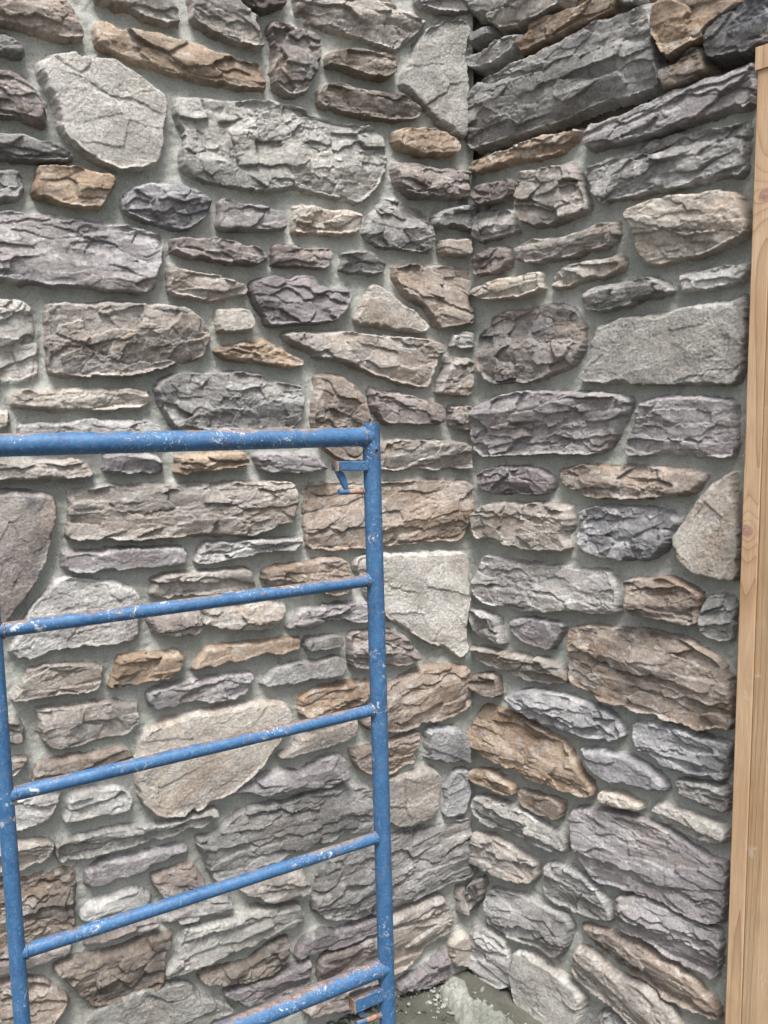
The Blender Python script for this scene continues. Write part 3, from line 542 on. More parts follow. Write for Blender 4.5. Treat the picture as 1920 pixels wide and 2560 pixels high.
def stone_surface(k, wk, poly, pal, style):
    rs = np.random.RandomState(1000 + k)
    H = rs.uniform(0.030, 0.046)
    lo, hi = poly.min(0) - 0.02, poly.max(0) + 0.02
    nu, nv = int((hi[0] - lo[0]) / STEP) + 2, int((hi[1] - lo[1]) / STEP) + 2
    gu, gv = np.meshgrid(lo[0] + np.arange(nu) * STEP, lo[1] + np.arange(nv) * STEP)
    u, v = gu.ravel(), gv.ravel()
    d = poly_dist(np.stack([u, v], 1), poly)
    ox, oy = rs.uniform(0, 90, 2)
    e_, q1, q2, q3, q4, ex_, ey_ = worley(u * 42 + ox, v * 42 + oy, k + 5)
    d = d + 0.0016 + 0.0034 * (q1 - 0.5) + 0.0020 * fbm(u * 45 + ox, v * 45 + oy, k, 3) + 0.0012 * vn(u * 160 + ox, v * 160, k + 3)
    # axis of the layers = long axis of the stone
    c = poly.mean(0); q = poly - c
    ev, vec = np.linalg.eigh(q.T @ q)
    ax = vec[:, 1]; el = math.sqrt(ev[1] / (ev[0] + 1e-9))
    th = math.atan2(ax[1], ax[0])
    if th > math.pi / 2: th -= math.pi
    if th < -math.pi / 2: th += math.pi
    th = th * (0.9 if el > 1.5 else 0.2) + rs.normal(0, 0.06)
    cs, sn = math.cos(th), math.sin(th)
    s = (u - c[0]) * cs + (v - c[1]) * sn
    t = -(u - c[0]) * sn + (v - c[1]) * cs
    ws = s + 0.014 * fbm(s * 16 + ox, t * 22 + oy, k + 11, 3)
    wt = t + 0.010 * fbm(s * 12 + oy, t * 26 + ox, k + 12, 3) + 0.003 * fbm(s * 60, t * 60, k + 13, 2)
    rel = 0.0; tone = 0.0; crack = 0.0
    rough = 0.18 + 0.95 * sst(-0.15, 0.25, fbm(s * 11 + ox, t * 18 + oy, k + 80, 3) + rs.uniform(-0.15, 0.12))   # smooth split faces beside crumbly zones
    if style == 'L':
        cells = ((0.120, 0.036, 0.0058, 0.26), (0.050, 0.0150, 0.0014, 0.19), (0.016, 0.0065, 0.0005, 0.16))
    elif style == 'R':
        cells = ((0.075, 0.046, 0.0065, 0.30), (0.030, 0.018, 0.0019, 0.25), (0.011, 0.0070, 0.0006, 0.18))
    else:
        cells = ((0.120, 0.070, 0.0022, 0.06), (0.050, 0.030, 0.0006, 0.05), (0.012, 0.009, 0.0005, 0.12))
    for n, (a, b, off, slope) in enumerate(cells):
        e, h1, h2, h3, h4, dx, dy = worley(ws / a + ox + n * 9, wt / b + oy + n * 5, k * 3 + n)
        am = (1.0, 0.35 + 0.65 * rough, rough)[n]
        rel = rel + am * off * (h1 * 2 - 1) + am * slope * ((h2 * 2 - 1) * dx * a * 0.45 + (h3 * 2 - 1.15) * dy * b)
        tone = tone + (h4 * 2 - 1) * (0.10, 0.07, 0.05)[n]
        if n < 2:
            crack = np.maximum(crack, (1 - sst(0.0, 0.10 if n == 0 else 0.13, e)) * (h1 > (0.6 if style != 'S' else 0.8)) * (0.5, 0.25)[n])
    rel = rel * rs.uniform(0.55, 1.1)
    big = fbm(s * 7 + oy, t * 13 + ox, k + 20, 3)
    rel = rel + big * (0.005 if style != 'S' else 0.004)
    rel = rel + fbm(s * 90 + ox, t * 140 + oy, k + 21, 4) * rough * (0.0017 if style != 'S' else 0.0008)
    # fine crinkles: ridged noise
    r1 = 1 - np.abs(fbm(s * 38 + ox, t * 70 + oy, k + 22, 3)) * 7
    rel = rel - np.clip(r1, 0, 1) * rough * (0.0014 if style != 'S' else 0.0005)
    rel = rel - crack * (0.0026 if style != 'S' else 0.001)
    if style == 'S':
        rel = rel + 0.0006 * vn(u * 240, v * 240, k + 30)
    # a few ledges where a layer has split away, mostly leaving the part above standing proud
    hh = (t[d > 0].max() - t[d > 0].min()) if (d > 0).any() else 0.05
    tmid = 0.5 * (t[d > 0].max() + t[d > 0].min()) if (d > 0).any() else 0.0
    ls = (s[d > 0].max() - s[d > 0].min()) if (d > 0).any() else 0.1
    for q_ in range(rs.randint(1, 3 + int(hh > 0.09)) if style != 'S' else int(rs.rand() < 0.4)):
        t0 = tmid + rs.uniform(-0.36, 0.36) * hh; s0 = rs.uniform(-0.5, 0.5) * ls; sp = rs.uniform(0.25, 0.8) * ls
        line = t - t0 - 0.10 * min(hh, 0.12) * 2 * fbm(s * 18 + q_ * 7 + ox, t * 10 + oy, k + 60 + q_, 4) - rs.uniform(-0.12, 0.12) * (s - s0)
        amp = rs.uniform(0.004, 0.0095) * (1 if rs.rand() < 0.7 else -0.8) * (1.0 if style != 'S' else 0.4)
        env = sst(1.0, 0.6, np.abs(s - s0) / (sp + 1e-6))
        fade = np.exp(-np.abs(line) / rs.uniform(0.025, 0.07))
        rel = rel + amp * env * fade * (sst(-0.0018, 0.0018, line) - 0.5)
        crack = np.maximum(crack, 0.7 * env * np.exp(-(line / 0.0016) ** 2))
    # bulge: upper half faces up, lower half faces down
    ku, kd = rs.uniform(0.0, 0.28, 2) * (1.0 if style != 'S' else 0.35)
    tr = t - tmid - rs.uniform(-0.2, 0.25) * hh + 0.01 * fbm(s * 9, t * 9, k + 70, 2)
    rel = rel - np.where(tr > 0, tr * ku, -tr * kd).clip(0, 0.018)
    tilt = rs.normal(0, 0.03, 2)
    rel = rel + np.clip(tilt[0] * s + tilt[1] * t * 1.5, -0.012, 0.012)
    w = 0.0080 + 0.013 * fbm(u * 17 + oy, v * 17 + ox, k + 40, 3) + 0.004 * np.clip((v - c[1]) / (0.5 * hh + 1e-6), -1, 1)
    w = np.clip(w * (1.2 if style == 'S' else 1.0), 0.0028, 0.020)
    x = np.clip(d / w, 0, 1)
    prof = 1 - np.clip(1 - x, 0, 1) ** 1.35
    z = H * prof + rel * sst(0.0, 0.012, d)
    z = np.where(d < 0, d * 2.2, np.maximum(z, 0.0))
    # colour: two pigments in patches, brown stain, flake tones, pale dusting
    c1, c2, st = PAL[pal]
    c1, c2 = lin(c1), lin(c2)
    m1 = sst(-0.35, 0.35, fbm(s * 9 + ox + 7, t * 20 + oy, k + 50, 4) + 0.15 * tone * 10 * 0.5)
    col = c1[None] * (1 - m1[:, None]) + c2[None] * m1[:, None]
    m2 = sst(0.0, 0.45, fbm(s * 6 + oy, t * 14 + ox + 3, k + 51, 4)) * st
    stain = lin((156, 130, 106)) * (0.5 + 0.5 * float(c1.mean()) / 0.3)
    col = col * (1 - m2[:, None]) + stain[None] * m2[:, None]
    col = col * (1 + tone * 0.7)[:, None] * rs.uniform(0.94, 1.06)
    col = col * (1 + 0.20 * fbm(s * 5 + oy + 11, t * 7 + ox, k + 55, 2))[:, None]
    m3 = sst(0.16, 0.42, fbm(s * 34 + ox, t * 60 + oy, k + 52, 4)) * rs.uniform(0.15, 0.45)
    pale = lin((205, 203, 200)) * (0.55 + 0.45 * min(1.0, float(c1.mean()) / 0.35))
    col = col * (1 - m3[:, None]) + pale[None] * m3[:, None]
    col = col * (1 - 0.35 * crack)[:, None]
    mask = (d > -0.009).reshape(nv, nu)
    if wk == 'L': pass
    W = WALLS[wk]
    used, Fq = grid_faces(mask)
    um = used.ravel()
    zz = z + 0.0
    P = u[:, None] * W['U'][None] + v[:, None] * ZUP[None] + zz[:, None] * W['N'][None]
    n = np.cross(W['U'], ZUP)
    if n @ W['N'] < 0: Fq = Fq[:, ::-1]
    return P[um], Fq, np.clip(col[um], 0.01, 0.9)

walls = {}
walls['L'] = tag(empty('stone_wall', CORNER), 'left stone veneer wall with grey mortar joints behind the blue scaffold frame', 'wall')
walls['R'] = tag(empty('stone_wall', CORNER), 'right stone veneer wall between the inside corner and the wooden post, unfinished joints at its top', 'wall')
PLAIN = {'ww': 'whitish grey stone', 'o': 'ochre brown stone', 'w': 'pale cream stone', 'lg': 'pale grey stone', 'bd': 'blue black stone', 'rb': 'dark brown and grey stone',
         'gg': 'greenish grey stone', 'pd': 'dark purple grey stone', 'bg': 'bluish grey stone'}
stones = []
for line in DATA.strip().splitlines():
    wk, cr, pal, style, pts = line.split(' ', 4)
    x0, y0, sz = CROPS[cr]
    out = []
    for pt in pts.split():
        a, b = pt.split(',')
        sx, sy = x0 + float(a) * sz / 1659, y0 + float(b) * sz / 1659
        if sx < 0: sx -= 130
        if sy < 0: sy -= 90
        if sy > 2560: sy += 60
        out.append(wall_uv(wk, sx, sy, 0.014))
    poly = np.array(out)
    if wk in 'LR': poly[:, 0] = np.maximum(poly[:, 0], 0.004)
    area = 0.5 * abs(np.sum(poly[:, 0] * np.roll(poly[:, 1], -1) - poly[:, 1] * np.roll(poly[:, 0], -1)))
    stones.append([wk, pal, style, chaikin(poly), area])
    EDGES[wk].append(stones[-1][3])
order = {}
for wk in 'LR':
    ids = sorted([i for i, s in enumerate(stones) if s[0] == wk], key=lambda i: -stones[i][4])
    for r, i in enumerate(ids): order[i] = r
rest = {'L': [], 'R': []}
for i, (wk, pal, style, poly, area) in enumerate(stones):
    P, Fq, col = stone_surface(i, wk, poly, pal, style)
    if order[i] >= 100:
        rest[wk].append((P, Fq, col)); continue
    o = np_mesh('stone', P, Fq, M_STONE, walls[wk], col)
    o['group'] = 'veneer stones set in mortar'
    if pal in PLAIN: o['label'] = PLAIN[pal]
for wk, lst in rest.items():
    if lst:
        n = 0; Vs, Fs, Cs = [], [], []
        for P, Fq, col in lst:
            Vs.append(P); Fs.append(Fq + n); Cs.append(col); n += len(P)
        tag(np_mesh('small_stones', np.concatenate(Vs), np.concatenate(Fs), M_STONE, walls[wk], np.concatenate(Cs)),
            'smallest stones fitted between the larger ones', kind='stuff')

# ------------------------------------------------------------------ mortar
def crop_poly(wk, cr, s, off=0.0):
    x0, y0, sz = CROPS[cr]; out = []
    for pt in s.split():
        a, b = map(float, pt.split(','))
        sx, sy = x0 + a * sz / 1659, y0 + b * sz / 1659
        if sy < 0: sy -= 200
        out.append(wall_uv(wk, sx, sy, off))
    return np.array(out)
GAP = crop_poly('R', 'P', '-40,-20 1800,-20 1800,300 1600,335 1430,395 1150,495 1060,570 800,665 690,715 640,712 480,745 320,785 100,850 45,900 20,880 18,600 -40,560')
GAP[GAP[:, 0] < 0.03, 0] = -0.05
U_END = {'L': 2.35, 'R': wall_uv('R', 1893, 700)[0]}
def mortar(wk, step=0.0045):
    us = np.arange(-0.002 if wk == 'L' else 0.0, U_END[wk] + step, step)
    vs = np.arange(0.0, 3.75, step)
    gu, gv = np.meshgrid(us, vs)
    D = np.full(gu.shape, 0.2)
    for poly in EDGES[wk]:
        lo, hi = poly.min(0) - 0.035, poly.max(0) + 0.035
        i0, i1 = np.searchsorted(us, [lo[0], hi[0]]); j0, j1 = np.searchsorted(vs, [lo[1], hi[1]])
        if i1 <= i0 or j1 <= j0: continue
        sub = np.stack([gu[j0:j1, i0:i1].ravel(), gv[j0:j1, i0:i1].ravel()], 1)
        dd = -poly_dist(sub, poly).reshape(j1 - j0, i1 - i0)
        D[j0:j1, i0:i1] = np.minimum(D[j0:j1, i0:i1], dd)
    sd = 5 if wk == 'L' else 6
    z = 0.005 * fbm(gu * 9, gv * 9, sd, 3) + 0.0030 * fbm(gu * 45, gv * 45, sd + 1, 3) + 0.0010 * vn(gu * 120, gv * 120, sd + 2)
    z += 0.007 * np.exp(-np.clip(D, 0, 1) / 0.005) * (0.5 + 1.1 * fbm(gu * 22, gv * 22, sd + 3, 3))
    z -= 0.0022 * sst(0.30, 0.5, fbm(gu * 70, gv * 70, sd + 9, 3))
    z += 0.010 * np.exp(-gu / 0.02)                     # coved in the corner
    z = np.where(D < -0.012, -0.01, z)
    mask = np.ones(gu.shape, bool)
    if wk == 'R':
        g = poly_dist(np.stack([gu.ravel(), gv.ravel()], 1), GAP).reshape(gu.shape) + 0.006 * fbm(gu * 30, gv * 30, 77, 3)
        z = z - 0.045 * sst(-0.002, 0.014, g)
        mask = g < 0.018
    W = WALLS[wk]
    used, Fq = grid_faces(mask)
    P = gu[used][:, None] * W['U'] + gv[used][:, None] * ZUP + z[used][:, None] * W['N']
    if np.cross(W['U'], ZUP) @ W['N'] < 0: Fq = Fq[:, ::-1]
    np_mesh('mortar', P, Fq, M_MORTAR, walls[wk])
    return D
mortar('L'); mortar('R')
# the bare, combed scratch coat in the unfilled joints at the top of the right wall
W = WALLS['R']
st = 0.0022
lo, hi = GAP.min(0), GAP.max(0)
gu, gv = np.meshgrid(np.arange(0.0, U_END['R'], st), np.arange(lo[1] - 0.02, min(hi[1], 3.75), st))
ph = gu / 0.0085 + 0.35 * fbm(gu * 20, gv * 12, 91, 2)
z = -0.019 + 0.0032 * np.sin(ph * 2 * math.pi) * (0.6 + 0.6 * vn(gu * 40, gv * 25, 92)) + 0.004 * fbm(gu * 25, gv * 40, 93, 3)
g = poly_dist(np.stack([gu.ravel(), gv.ravel()], 1), GAP).reshape(gu.shape)
used, Fq = grid_faces(g > -0.015)
P = gu[used][:, None] * W['U'] + gv[used][:, None] * ZUP + z[used][:, None] * W['N']
if np.cross(W['U'], ZUP) @ W['N'] < 0: Fq = Fq[:, ::-1]
tag(np_mesh('scratch_coat', P, Fq, M_COAT, walls['R']), 'bare combed brown scratch coat in the open joints')

def box_mesh(name, corners8, mat, parent=None, bevel=0.0, seg=2):
    """corners8: bottom quad then top quad"""
    me = bpy.data.meshes.new(name)
    me.from_pydata([tuple(c) for c in corners8], [], [(3, 2, 1, 0), (4, 5, 6, 7), (0, 1, 5, 4), (1, 2, 6, 5), (2, 3, 7, 6), (3, 0, 4, 7)])
    import bmesh
    bm = bmesh.new(); bm.from_mesh(me)
    bmesh.ops.recalc_face_normals(bm, faces=bm.faces)
    if bevel: bmesh.ops.bevel(bm, geom=bm.edges[:], offset=bevel, segments=seg, profile=0.6, affect='EDGES')
    bm.to_mesh(me); bm.free()
    me.materials.append(mat)
    return link(bpy.data.objects.new(name, me), parent)
def slab(wk):
    W = WALLS[wk]; ue = U_END[wk]; b = W['N'] * -0.06; t_ = W['N'] * -0.26
    q = [W['U'] * -0.25 + b, W['U'] * ue + b, W['U'] * ue + t_, W['U'] * -0.25 + t_]
    return box_mesh('wall_core', q + [x + ZUP * 3.75 for x in q], M_COAT, walls[wk])
slab('L'); slab('R')
W = WALLS['R']; ue = U_END['R']
q = [W['U'] * (ue - 0.002) + W['N'] * -0.0602, W['U'] * (ue + 0.006) + W['N'] * -0.0602, W['U'] * (ue + 0.006) + W['N'] * 0.004, W['U'] * (ue - 0.002) + W['N'] * 0.004]
box_mesh('edge_strip', q + [x + ZUP * 3.74 for x in q], M_MORTAR, walls['R'])

# ------------------------------------------------------------------ ground
GZ = 0.5 * (wall_uv('L', 1000, 2476)[1] + wall_uv('L', 1090, 2462)[1])
print('GZ', GZ)
def ground():
    # fine patch near the corner inside a big coarse sheet, one mesh
    xs = np.concatenate([np.linspace(-60, -2.5, 12)[:-1], np.linspace(-2.5, -0.6, 40)[:-1], np.arange(-0.6, 1.2, 0.01), np.linspace(1.2, 3, 20)[1:], np.linspace(3, 60, 12)[1:]])
    ys = np.concatenate([np.linspace(-60, -1, 12)[:-1], np.linspace(-1, 1.7, 40)[:-1], np.arange(1.7, 3.2, 0.01), np.linspace(3.2, 60, 14)[1:]])
    gx, gy = np.meshgrid(xs, ys)
    z = GZ + 0.010 * fbm(gx * 6, gy * 6, 301, 4) + 0.004 * fbm(gx * 40, gy * 40, 302, 3)
    P = np.stack([gx.ravel(), gy.ravel(), z.ravel()], 1)
    used, Fq = grid_faces(np.ones(gx.shape, bool))
    tag(np_mesh('ground', P, Fq, M_GROUND), 'rough grey concrete ground at the foot of the stone walls', kind='structure')
ground()
def ground_pt(sx, sy, z=None):
    z = GZ if z is None else z
    d = ray(sx, sy); t = (z - CAM[2]) / d[2]; return CAM + d * t

import bmesh
def rock_bm(bm, c, r, rs, flat=0.6):
    m = bmesh.ops.create_icosphere(bm, subdivisions=1, radius=1.0)
    ax = Matrix.Rotation(rs.uniform(0, 6.28), 3, 'Z') @ Matrix.Rotation(rs.uniform(-.5, .5), 3, 'X')
    sc = (r * rs.uniform(.7, 1.3), r * rs.uniform(.6, 1.0), r * flat * rs.uniform(.6, 1.1))
    for v in m['verts']:
        p = Vector((v.co.x * sc[0], v.co.y * sc[1], v.co.z * sc[2])) * rs.uniform(0.75, 1.2)
        v.co = ax @ p + Vector(c)
rs = np.random.RandomState(5)
def rubble(name, mat, n, area, rmin, rmax, label, zf=0.4):
    bm = bmesh.new()
    for i in range(n):
        sx, sy = area(rs)
        p = ground_pt(sx, sy); r = rmin * (rmax / rmin) ** rs.uniform(0, 1) ** 1.5
        p = p + np.array([0, 0, r * zf])
        rock_bm(bm, p, r, rs)
    me = bpy.data.meshes.new(name); bm.to_mesh(me); bm.free(); me.materials.append(mat)
    o = link(bpy.data.objects.new(name, me)); tag(o, label, kind='stuff'); return o
M_GRAVEL = make_mortar_mat('gravel_stone', lin((100, 100, 92)), lin((62, 64, 58)))
rubble('gravel', M_GRAVEL, 420, lambda r: (r.uniform(700, 950), r.uniform(2500, 2640)), 0.004, 0.014, 'dark gravel and chips along the foot of the left wall')
rubble('gravel', M_GRAVEL, 160, lambda r: (r.uniform(950, 1250), r.uniform(2470, 2640)), 0.002, 0.007, 'scattered grit on the concrete by the corner')
rubble('mortar_crumbs', M_SPLAT, 170, lambda r: (lambda a: (1100 + 150 * a + r.normal(0, 38), 2480 + 105 * a + r.normal(0, 22)))(r.uniform(0, 1)), 0.003, 0.013, 'pale crumbs of dropped mortar in the inside corner')
rubble('mortar_crumbs', M_SPLAT, 60, lambda r: (r.uniform(905, 1110), 2478 + r.exponential(9)), 0.002, 0.009, 'pale crumbs along the foot of the left wall')
# white chips of mortar: each one a thing
for i, (sx, sy, r) in enumerate(((1022, 2515, 0.0095), (1015, 2534, 0.0050), (1147, 2538, 0.0065), (992, 2530, 0.0035))):
    bm = bmesh.new(); p = ground_pt(sx, sy); rock_bm(bm, (0, 0, r * 0.5), r, rs, 0.8)
    me = bpy.data.meshes.new('mortar_chip'); bm.to_mesh(me); bm.free(); me.materials.append(M_SPLAT)
    o = link(bpy.data.objects.new('mortar_chip', me)); o.location = p
    tag(o, ('largest white mortar chip on the concrete right of the blue post', 'small white mortar chip just below the largest one',
            'white mortar chip at the foot of the pale droppings in the corner', 'tiny white mortar chip against the blue post')[i], 'mortar chip')
# pale mortar dropped and smeared in the corner
def splat():
    out = [(1092, 2486), (1110, 2468), (1135, 2455), (1155, 2462), (1175, 2500), (1200, 2506), (1240, 2530), (1300, 2590), (1285, 2640), (1190, 2595), (1142, 2552), (1112, 2515)]
    poly = np.array([ground_pt(a, b)[:2] for a, b in out])
    lo, hi = poly.min(0) - .02, poly.max(0) + .02
    gx, gy = np.meshgrid(np.arange(lo[0], hi[0], .004), np.arange(lo[1], hi[1], .004))
    d = poly_dist(np.stack([gx.ravel(), gy.ravel()], 1), poly).reshape(gx.shape) + 0.030 * fbm(gx * 22, gy * 22, 401, 4)
    _, h1, h2, h3, h4, dx, dy = worley(gx * 55, gy * 55, 9)
    z = 0.010 + 0.022 * sst(0, .03, d) + sst(0, .02, d) * (0.018 * (h1 - .3) - 0.016 * (dx * dx + dy * dy)) + .004 * fbm(gx * 90, gy * 90, 402, 3)
    z = np.where(d < 0, d * 1.5, z)
    used, Fq = grid_faces(d > -0.015)
    c = poly.mean(0)
    P = np.stack([gx[used] - c[0], gy[used] - c[1], z[used]], 1)
    o = np_mesh('mortar_droppings', P, Fq, M_SPLAT); o.location = (c[0], c[1], GZ)
    tag(o, 'pale lumpy mortar droppings on the ground in the inside corner', kind='stuff')
splat()

# ------------------------------------------------------------------ scaffold frame
P1 = CAM + ray(927, 1093) * 2.10
P0 = CAM + ray(0, 1113) * (2.10 / 1.26)
FD = P0 - P1; FD[2] = 0; FD /= np.linalg.norm(FD)
FN = np.cross(FD, ZUP)
if FN @ (CAM - P1) < 0: FN = -FN
FORG = np.array([P1[0], P1[1], 0.0])
scaf = tag(empty('scaffold_frame', FORG), 'blue painted tubular steel scaffold frame with rusty ladder rungs standing before the left wall', 'scaffolding')
def fp(sx, sy, off=0.0):
    d = ray(sx, sy); t = np.dot(P1 + FN * off - CAM, FN) / np.dot(d, FN)
    return CAM + d * t - FORG
def tube(name, pts, r, mat, parent, seg=40, cap=True, hollow=0.0, rings=None, sub=0):
    pts = [np.asarray(p, float) for p in pts]
    if isinstance(r, float): r = [r] * len(pts)
    V, F = [], []
    t0 = pts[1] - pts[0]; t0 /= np.linalg.norm(t0)
    a = np.cross(t0, [0.31, 0.17, 0.93] if abs(t0[2]) < .9 else [1, 0.1, 0]); a /= np.linalg.norm(a)
    for i, p in enumerate(pts):
        t = pts[min(i + 1, len(pts) - 1)] - pts[max(i - 1, 0)]; t /= np.linalg.norm(t)
        a = a - t * (a @ t); a /= np.linalg.norm(a); b = np.cross(t, a)
        for k in range(seg):
            an = 2 * math.pi * k / seg
            V.append(p + r[i] * (math.cos(an) * a + math.sin(an) * b))
    for i in range(len(pts) - 1):
        for k in range(seg):
            F.append((i * seg + k, i * seg + (k + 1) % seg, (i + 1) * seg + (k + 1) % seg, (i + 1) * seg + k))
    if cap:
        for i, off in ((0, 0), (1, (len(pts) - 1) * seg)):
            if hollow:
                p = pts[0] if i == 0 else pts[-1]; t = (pts[1] - pts[0]) if i == 0 else (pts[-2] - pts[-1]); t = t / np.linalg.norm(t)
                n0 = len(V)
                for dep, q in ((0, hollow), (0.05, hollow)):
                    for k in range(seg):
                        V.append(p + (V[off + k] - p) * q + t * dep)
                for k in range(seg):
                    k2 = (k + 1) % seg
                    F.append((off + k, off + k2, n0 + k2, n0 + k)); F.append((n0 + k, n0 + k2, n0 + seg + k2, n0 + seg + k))
            else:
                F.append(tuple(off + k for k in range(seg)))
    me = bpy.data.meshes.new(name); me.from_pydata([tuple(v) for v in V], [], F)
    bm = bmesh.new(); bm.from_mesh(me); bmesh.ops.recalc_face_normals(bm, faces=bm.faces); bm.to_mesh(me); bm.free()
    for p in me.polygons: p.use_smooth = len(p.vertices) == 4
    try: me.set_sharp_from_angle(angle=math.radians(40))
    except Exception: pass
    me.materials.append(mat)
    return link(bpy.data.objects.new(name, me), parent)
def weld(parent_obj, p, axis, r, w=0.005):
    """lumpy weld bead: a ring round a tube end"""
    axis = axis / np.linalg.norm(axis)
    a = np.cross(axis, [0, 0, 1.0]) if abs(axis[2]) < .9 else np.cross(axis, [1.0, 0, 0]); a /= np.linalg.norm(a); b = np.cross(axis, a)
    V, F = [], []; n, m = 44, 8
    for i in range(n):
        an = 2 * math.pi * i / n; c = math.cos(an) * a + math.sin(an) * b
        rr = w * (0.8 + 0.35 * math.sin(i * 2.4) * math.sin(i * 0.9))
        for j in range(m):
            t = 2 * math.pi * j / m
            V.append(p + c * (r + rr * math.cos(t)) + axis * rr * math.sin(t))
    for i in range(n):
        for j in range(m):
            F.append((i * m + j, i * m + (j + 1) % m, ((i + 1) % n) * m + (j + 1) % m, ((i + 1) % n) * m + j))
    me = bpy.data.meshes.new('weld_bead'); me.from_pydata([tuple(v) for v in V], [], F)
    for q_ in me.polygons: q_.use_smooth = True
    me.materials.append(M_WELD)
    return link(bpy.data.objects.new('weld_bead', me), parent_obj)
def ext(a, b, s):
    return b + (b - a) * s
pt_top, pt_bot = fp(927, 1057), fp(969, 2546)
n_ = (pt_bot - pt_top); k_ = (pt_top[2] + 0.0) / -n_[2]
foot = pt_top + n_ * ((pt_top[2] - GZ - 0.004) / -n_[2])
RP = 0.0215
post = tube('post', [pt_top + (foot - pt_top) * x for x in np.linspace(0, 1, 12)], RP, M_PAINT, scaf, hollow=0.84)
# left, thinner upright
l0, l1 = fp(28, 2186), fp(53, 2522)
ld = (l1 - l0) / np.linalg.norm(l1 - l0)
lt = l0 - ld * ((fp(0, 1113)[2] - l0[2]) / -ld[2] * -1) if False else l0 + ld * ((fp(0, 1113)[2] - l0[2]) / ld[2])
lf = l0 + ld * ((GZ + 0.004 - l0[2]) / ld[2])
tube('post', [lt + (lf - lt) * x for x in np.linspace(0, 1, 10)], 0.0160, M_PAINT, scaf)
def post_axis(sy):      # point on the right post's axis at a photo row
    return fp(927 + (sy - 1057) * 0.0282, sy)
a = fp(0, 1113); b = post_axis(1092)
rail = tube('top_rail', [ext(b, a, 0.75) + (b - ext(b, a, 0.75)) * x for x in np.linspace(0, 1 , 8)], 0.0225, M_PAINT, scaf)
weld(rail, b + (a - b) / np.linalg.norm(a - b) * (RP + 0.002), a - b, 0.0215, 0.0045)
# far upright at the other end of the long top rail (outside the picture)
fe = ext(b, a, 0.75)
tube('post', [fe + ZUP * 0.03, np.array([fe[0], fe[1], GZ + 0.004])], RP, M_PAINT, scaf, hollow=0.84)
for (yl, xl, yr) in ((1578, -15, 1449), (1989, 14, 1771), (2384, 43, 2089)):
    a = fp(xl, yl); b = post_axis(yr)
    g_ = tube('rung', [a + (b - a) * x for x in np.linspace(0, 1, 8)], 0.0148, M_PAINT, scaf)
    weld(g_, b + (a - b) / np.linalg.norm(a - b) * (RP + 0.001), a - b, 0.0145, 0.0038)
    weld(g_, a + (b - a) / np.linalg.norm(a - b) * 0.017, a - b, 0.0145, 0.0035)
b = post_axis(2415); c_ = fp(800, 2481); a = b + (c_ - b) * 6.0
lg_ = tube('bottom_rail', [a + (b - a) * x for x in np.linspace(0, 1, 8)], 0.0225, M_PAINT, scaf)
weld(lg_, b + (a - b) / np.linalg.norm(a - b) * (RP + 0.002), a - b, 0.0215, 0.0045)
# pin hole in the post: the shade inside it painted as a near-black disc
def eyelet(sx, sy):
    p = fp(sx, sy, 0.0); ax_pt = post_axis(sy)
    out = CAM - FORG - p; out /= np.linalg.norm(out)
    # point on the tube surface along the view
    dd = p - ax_pt; lat = dd - ZUP * 0; r = np.linalg.norm(dd[:2])
    vd = p - (CAM - FORG); vd /= np.linalg.norm(vd); best = None
    for q_ in np.linspace(-0.06, 0.06, 2401):
        x_ = p + vd * q_; e_ = x_ - post_axis(sy); e_[2] = 0
        if np.linalg.norm(e_) <= RP: best = x_; break
    s_ = best if best is not None else p
    nn = s_ - ax_pt; nn[2] = 0; nn /= np.linalg.norm(nn)
    m, t, pr = new_mat('hole_shade'); pr.inputs['Base Color'].default_value = (0.012, 0.010, 0.010, 1); pr.inputs['Roughness'].default_value = 1
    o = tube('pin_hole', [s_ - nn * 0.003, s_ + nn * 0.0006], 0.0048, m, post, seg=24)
    o2 = weld(post, s_ + nn * 0.0003, nn, 0.0052, 0.0010); o2.name = 'hole_rim'
eyelet(941.5, 1127)

def prism(name, sec, off0, off1, mat, parent, bev=0.002):
    """outline sec (list of frame-plane points) given a thickness across the frame plane"""
    bm = bmesh.new()
    v0 = [bm.verts.new(tuple(p + FN * off0)) for p in sec]; v1 = [bm.verts.new(tuple(p + FN * off1)) for p in sec]
    bm.faces.new(v0); bm.faces.new(v1[::-1])
    for i in range(len(sec)):
        j = (i + 1) % len(sec); bm.faces.new((v0[i], v0[j], v1[j], v1[i]))
    bmesh.ops.recalc_face_normals(bm, faces=bm.faces)
    bmesh.ops.bevel(bm, geom=bm.edges[:], offset=bev, segments=2, profile=0.6, affect='EDGES')
    me = bpy.data.meshes.new(name); bm.to_mesh(me); bm.free(); me.materials.append(mat)
    return link(bpy.data.objects.new(name, me), parent)
def crop5(x, y): return (800 + x * 200 / 1659, 1020 + y * 200 / 1659)
def cropk(x, y): return (800 + x * 400 / 1659, 2160 + y * 400 / 1659)
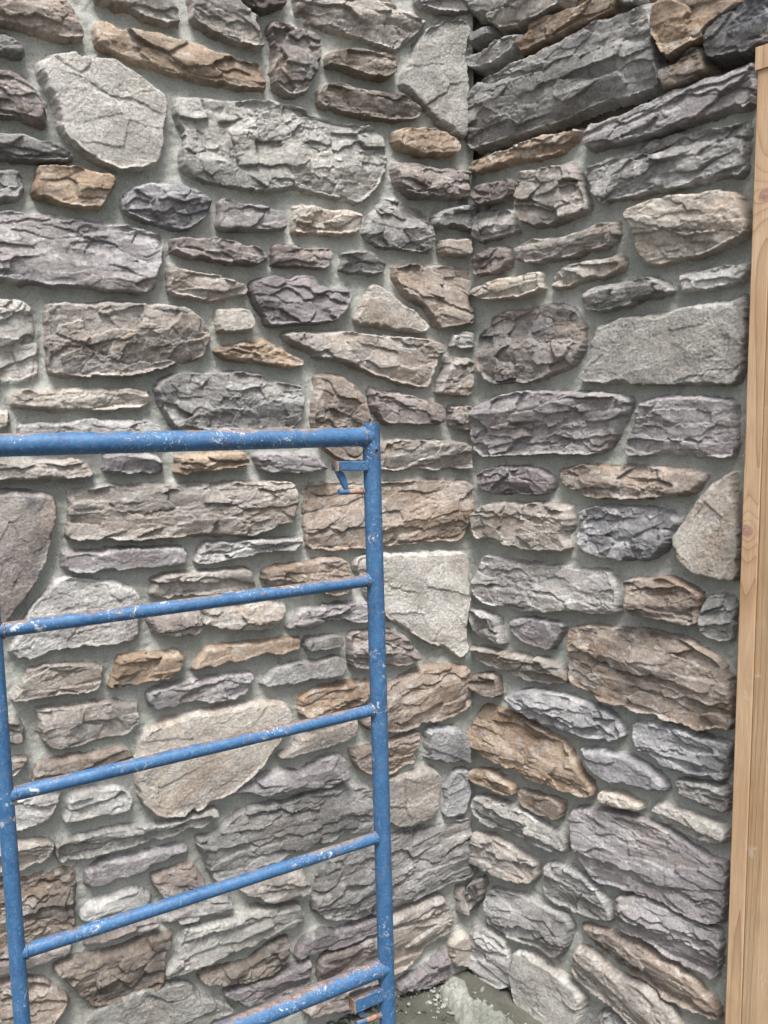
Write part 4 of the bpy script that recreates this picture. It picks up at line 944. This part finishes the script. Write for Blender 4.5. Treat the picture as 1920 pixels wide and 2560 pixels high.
def lock(conv, arm, latch, pin, label):
    A_ = prism('lock_arm', [fp(*conv(*p)) for p in arm], -0.014, 0.014, M_PAINT, scaf)
    if label: A_['label'] = label
    Lt = prism('latch', [fp(*conv(*p)) for p in latch], -0.005, 0.005, M_PAINT, A_, 0.0018)
    (p0, p1) = [fp(*conv(*p)) for p in pin[:2]]; mid = p0 + (p1 - p0) * 0.62
    Pn = tube('lock_pin', [p0, mid], 0.0066, M_RUST, scaf, seg=20)
    tube('pin_tip', [mid, p1], 0.0070, M_PAINT, Pn, seg=20)
    weld(Pn, p0 + (p1 - p0) * 0.06, p1 - p0, 0.007, 0.003)
    # open channel end with a rusty lip
    q = [fp(*conv(*p)) for p in arm]
    e0, e1 = q[0], q[-1]; dx = (q[0] - q[1]); dx /= np.linalg.norm(dx)
    lip = prism('end_plate', [e0 + dx * 0.0005, e1 + dx * 0.0005, e1 + dx * 0.0035, e0 + dx * 0.0035], -0.0165, 0.0165, M_RUST, A_, 0.0008)
lock(crop5, [(330, 1105), (960, 1095), (960, 1285), (330, 1305)],
     [(255, 1180), (380, 1290), (470, 1330), (545, 1470), (575, 1600), (555, 1680), (500, 1685), (450, 1590), (380, 1450), (310, 1310)],
     [(905, 1725), (390, 1748)], None)
lock(cropk, [(335, 1385), (640, 1270), (650, 1385), (345, 1520)],
     [(365, 1470), (420, 1480), (465, 1545), (455, 1590), (410, 1580), (380, 1530)],
     [(640, 1560), (375, 1655)], None)

# ------------------------------------------------------------------ wooden post at the end of the right wall
W = WALLS['R']
OFFP = 0.075
def pw(sx, sy): # on a plane parallel to the right wall, in front of it
    u, v = wall_uv('R', sx, sy, OFFP); return CORNER + W['U'] * u + ZUP * v + W['N'] * OFFP
TL, BL = pw(1896, 122), pw(1812, 2560)
TR, BR = pw(1912 + 18, 122), pw(1854, 2560)
TR = TL + (BR - BL) * 1.0; TR[2] = TL[2]
axis_ = BL - TL; kf = (TL[2] - GZ + 0.01) / -axis_[2]
foot_l = TL + axis_ * kf
wid = W['U'] * 0.0385
org = foot_l.copy(); org[2] = 0
wp = tag(empty('wooden_post', org), 'pale pine post with knots and cap block at the end of the right wall', 'post')
def lumber(name, o0, o1, w_, d_, mat, bev=0.0025):
    """o0 bottom-left-front, o1 top-left-front; w_ along the wall, d_ into the wall"""
    q = [o0, o0 + W['U'] * w_, o0 + W['U'] * w_ - W['N'] * d_, o0 - W['N'] * d_]
    q2 = [o1, o1 + W['U'] * w_, o1 + W['U'] * w_ - W['N'] * d_, o1 - W['N'] * d_]
    o = box_mesh(name, [p - org for p in q + q2], mat, wp, bev, 3)
    return o
kn = [(pw(1913, 488) - org) + W['U'] * 0.0, (pw(1866, 1327) - org)]
M_WOOD1 = make_wood_mat('pine_edge', (0.41, 0.272, 0.155), (0.49, 0.35, 0.225), (0.22, 0.11, 0.05), 1.7, [(kn[0][0], kn[0][1], kn[0][2], 0.0125), (kn[1][0], kn[1][1], kn[1][2], 0.0125)])
M_WOOD2 = make_wood_mat('pine_face', (0.34, 0.228, 0.128), (0.42, 0.30, 0.185), (0.20, 0.11, 0.055), 4.1, [])
lumber('stud', foot_l, TL, 0.0385, 0.115, M_WOOD1)
o0 = foot_l + W['U'] * 0.0395 - W['N'] * 0.003; o1 = TL + W['U'] * 0.0395 - W['N'] * 0.003
tag(lumber('stud', o0, o1, 0.038, 0.115, M_WOOD2), 'second board nailed beside the first')
ct = pw(1891, 120); cb = pw(1889, 178)
ct = ct + W['N'] * 0.004; cb = cb + W['N'] * 0.004
cb2 = ct.copy(); cb2[2] = cb[2]
lumber('cap_block', cb2 , ct, 0.082, 0.004 + 0.0012, M_WOOD1, 0.0008)
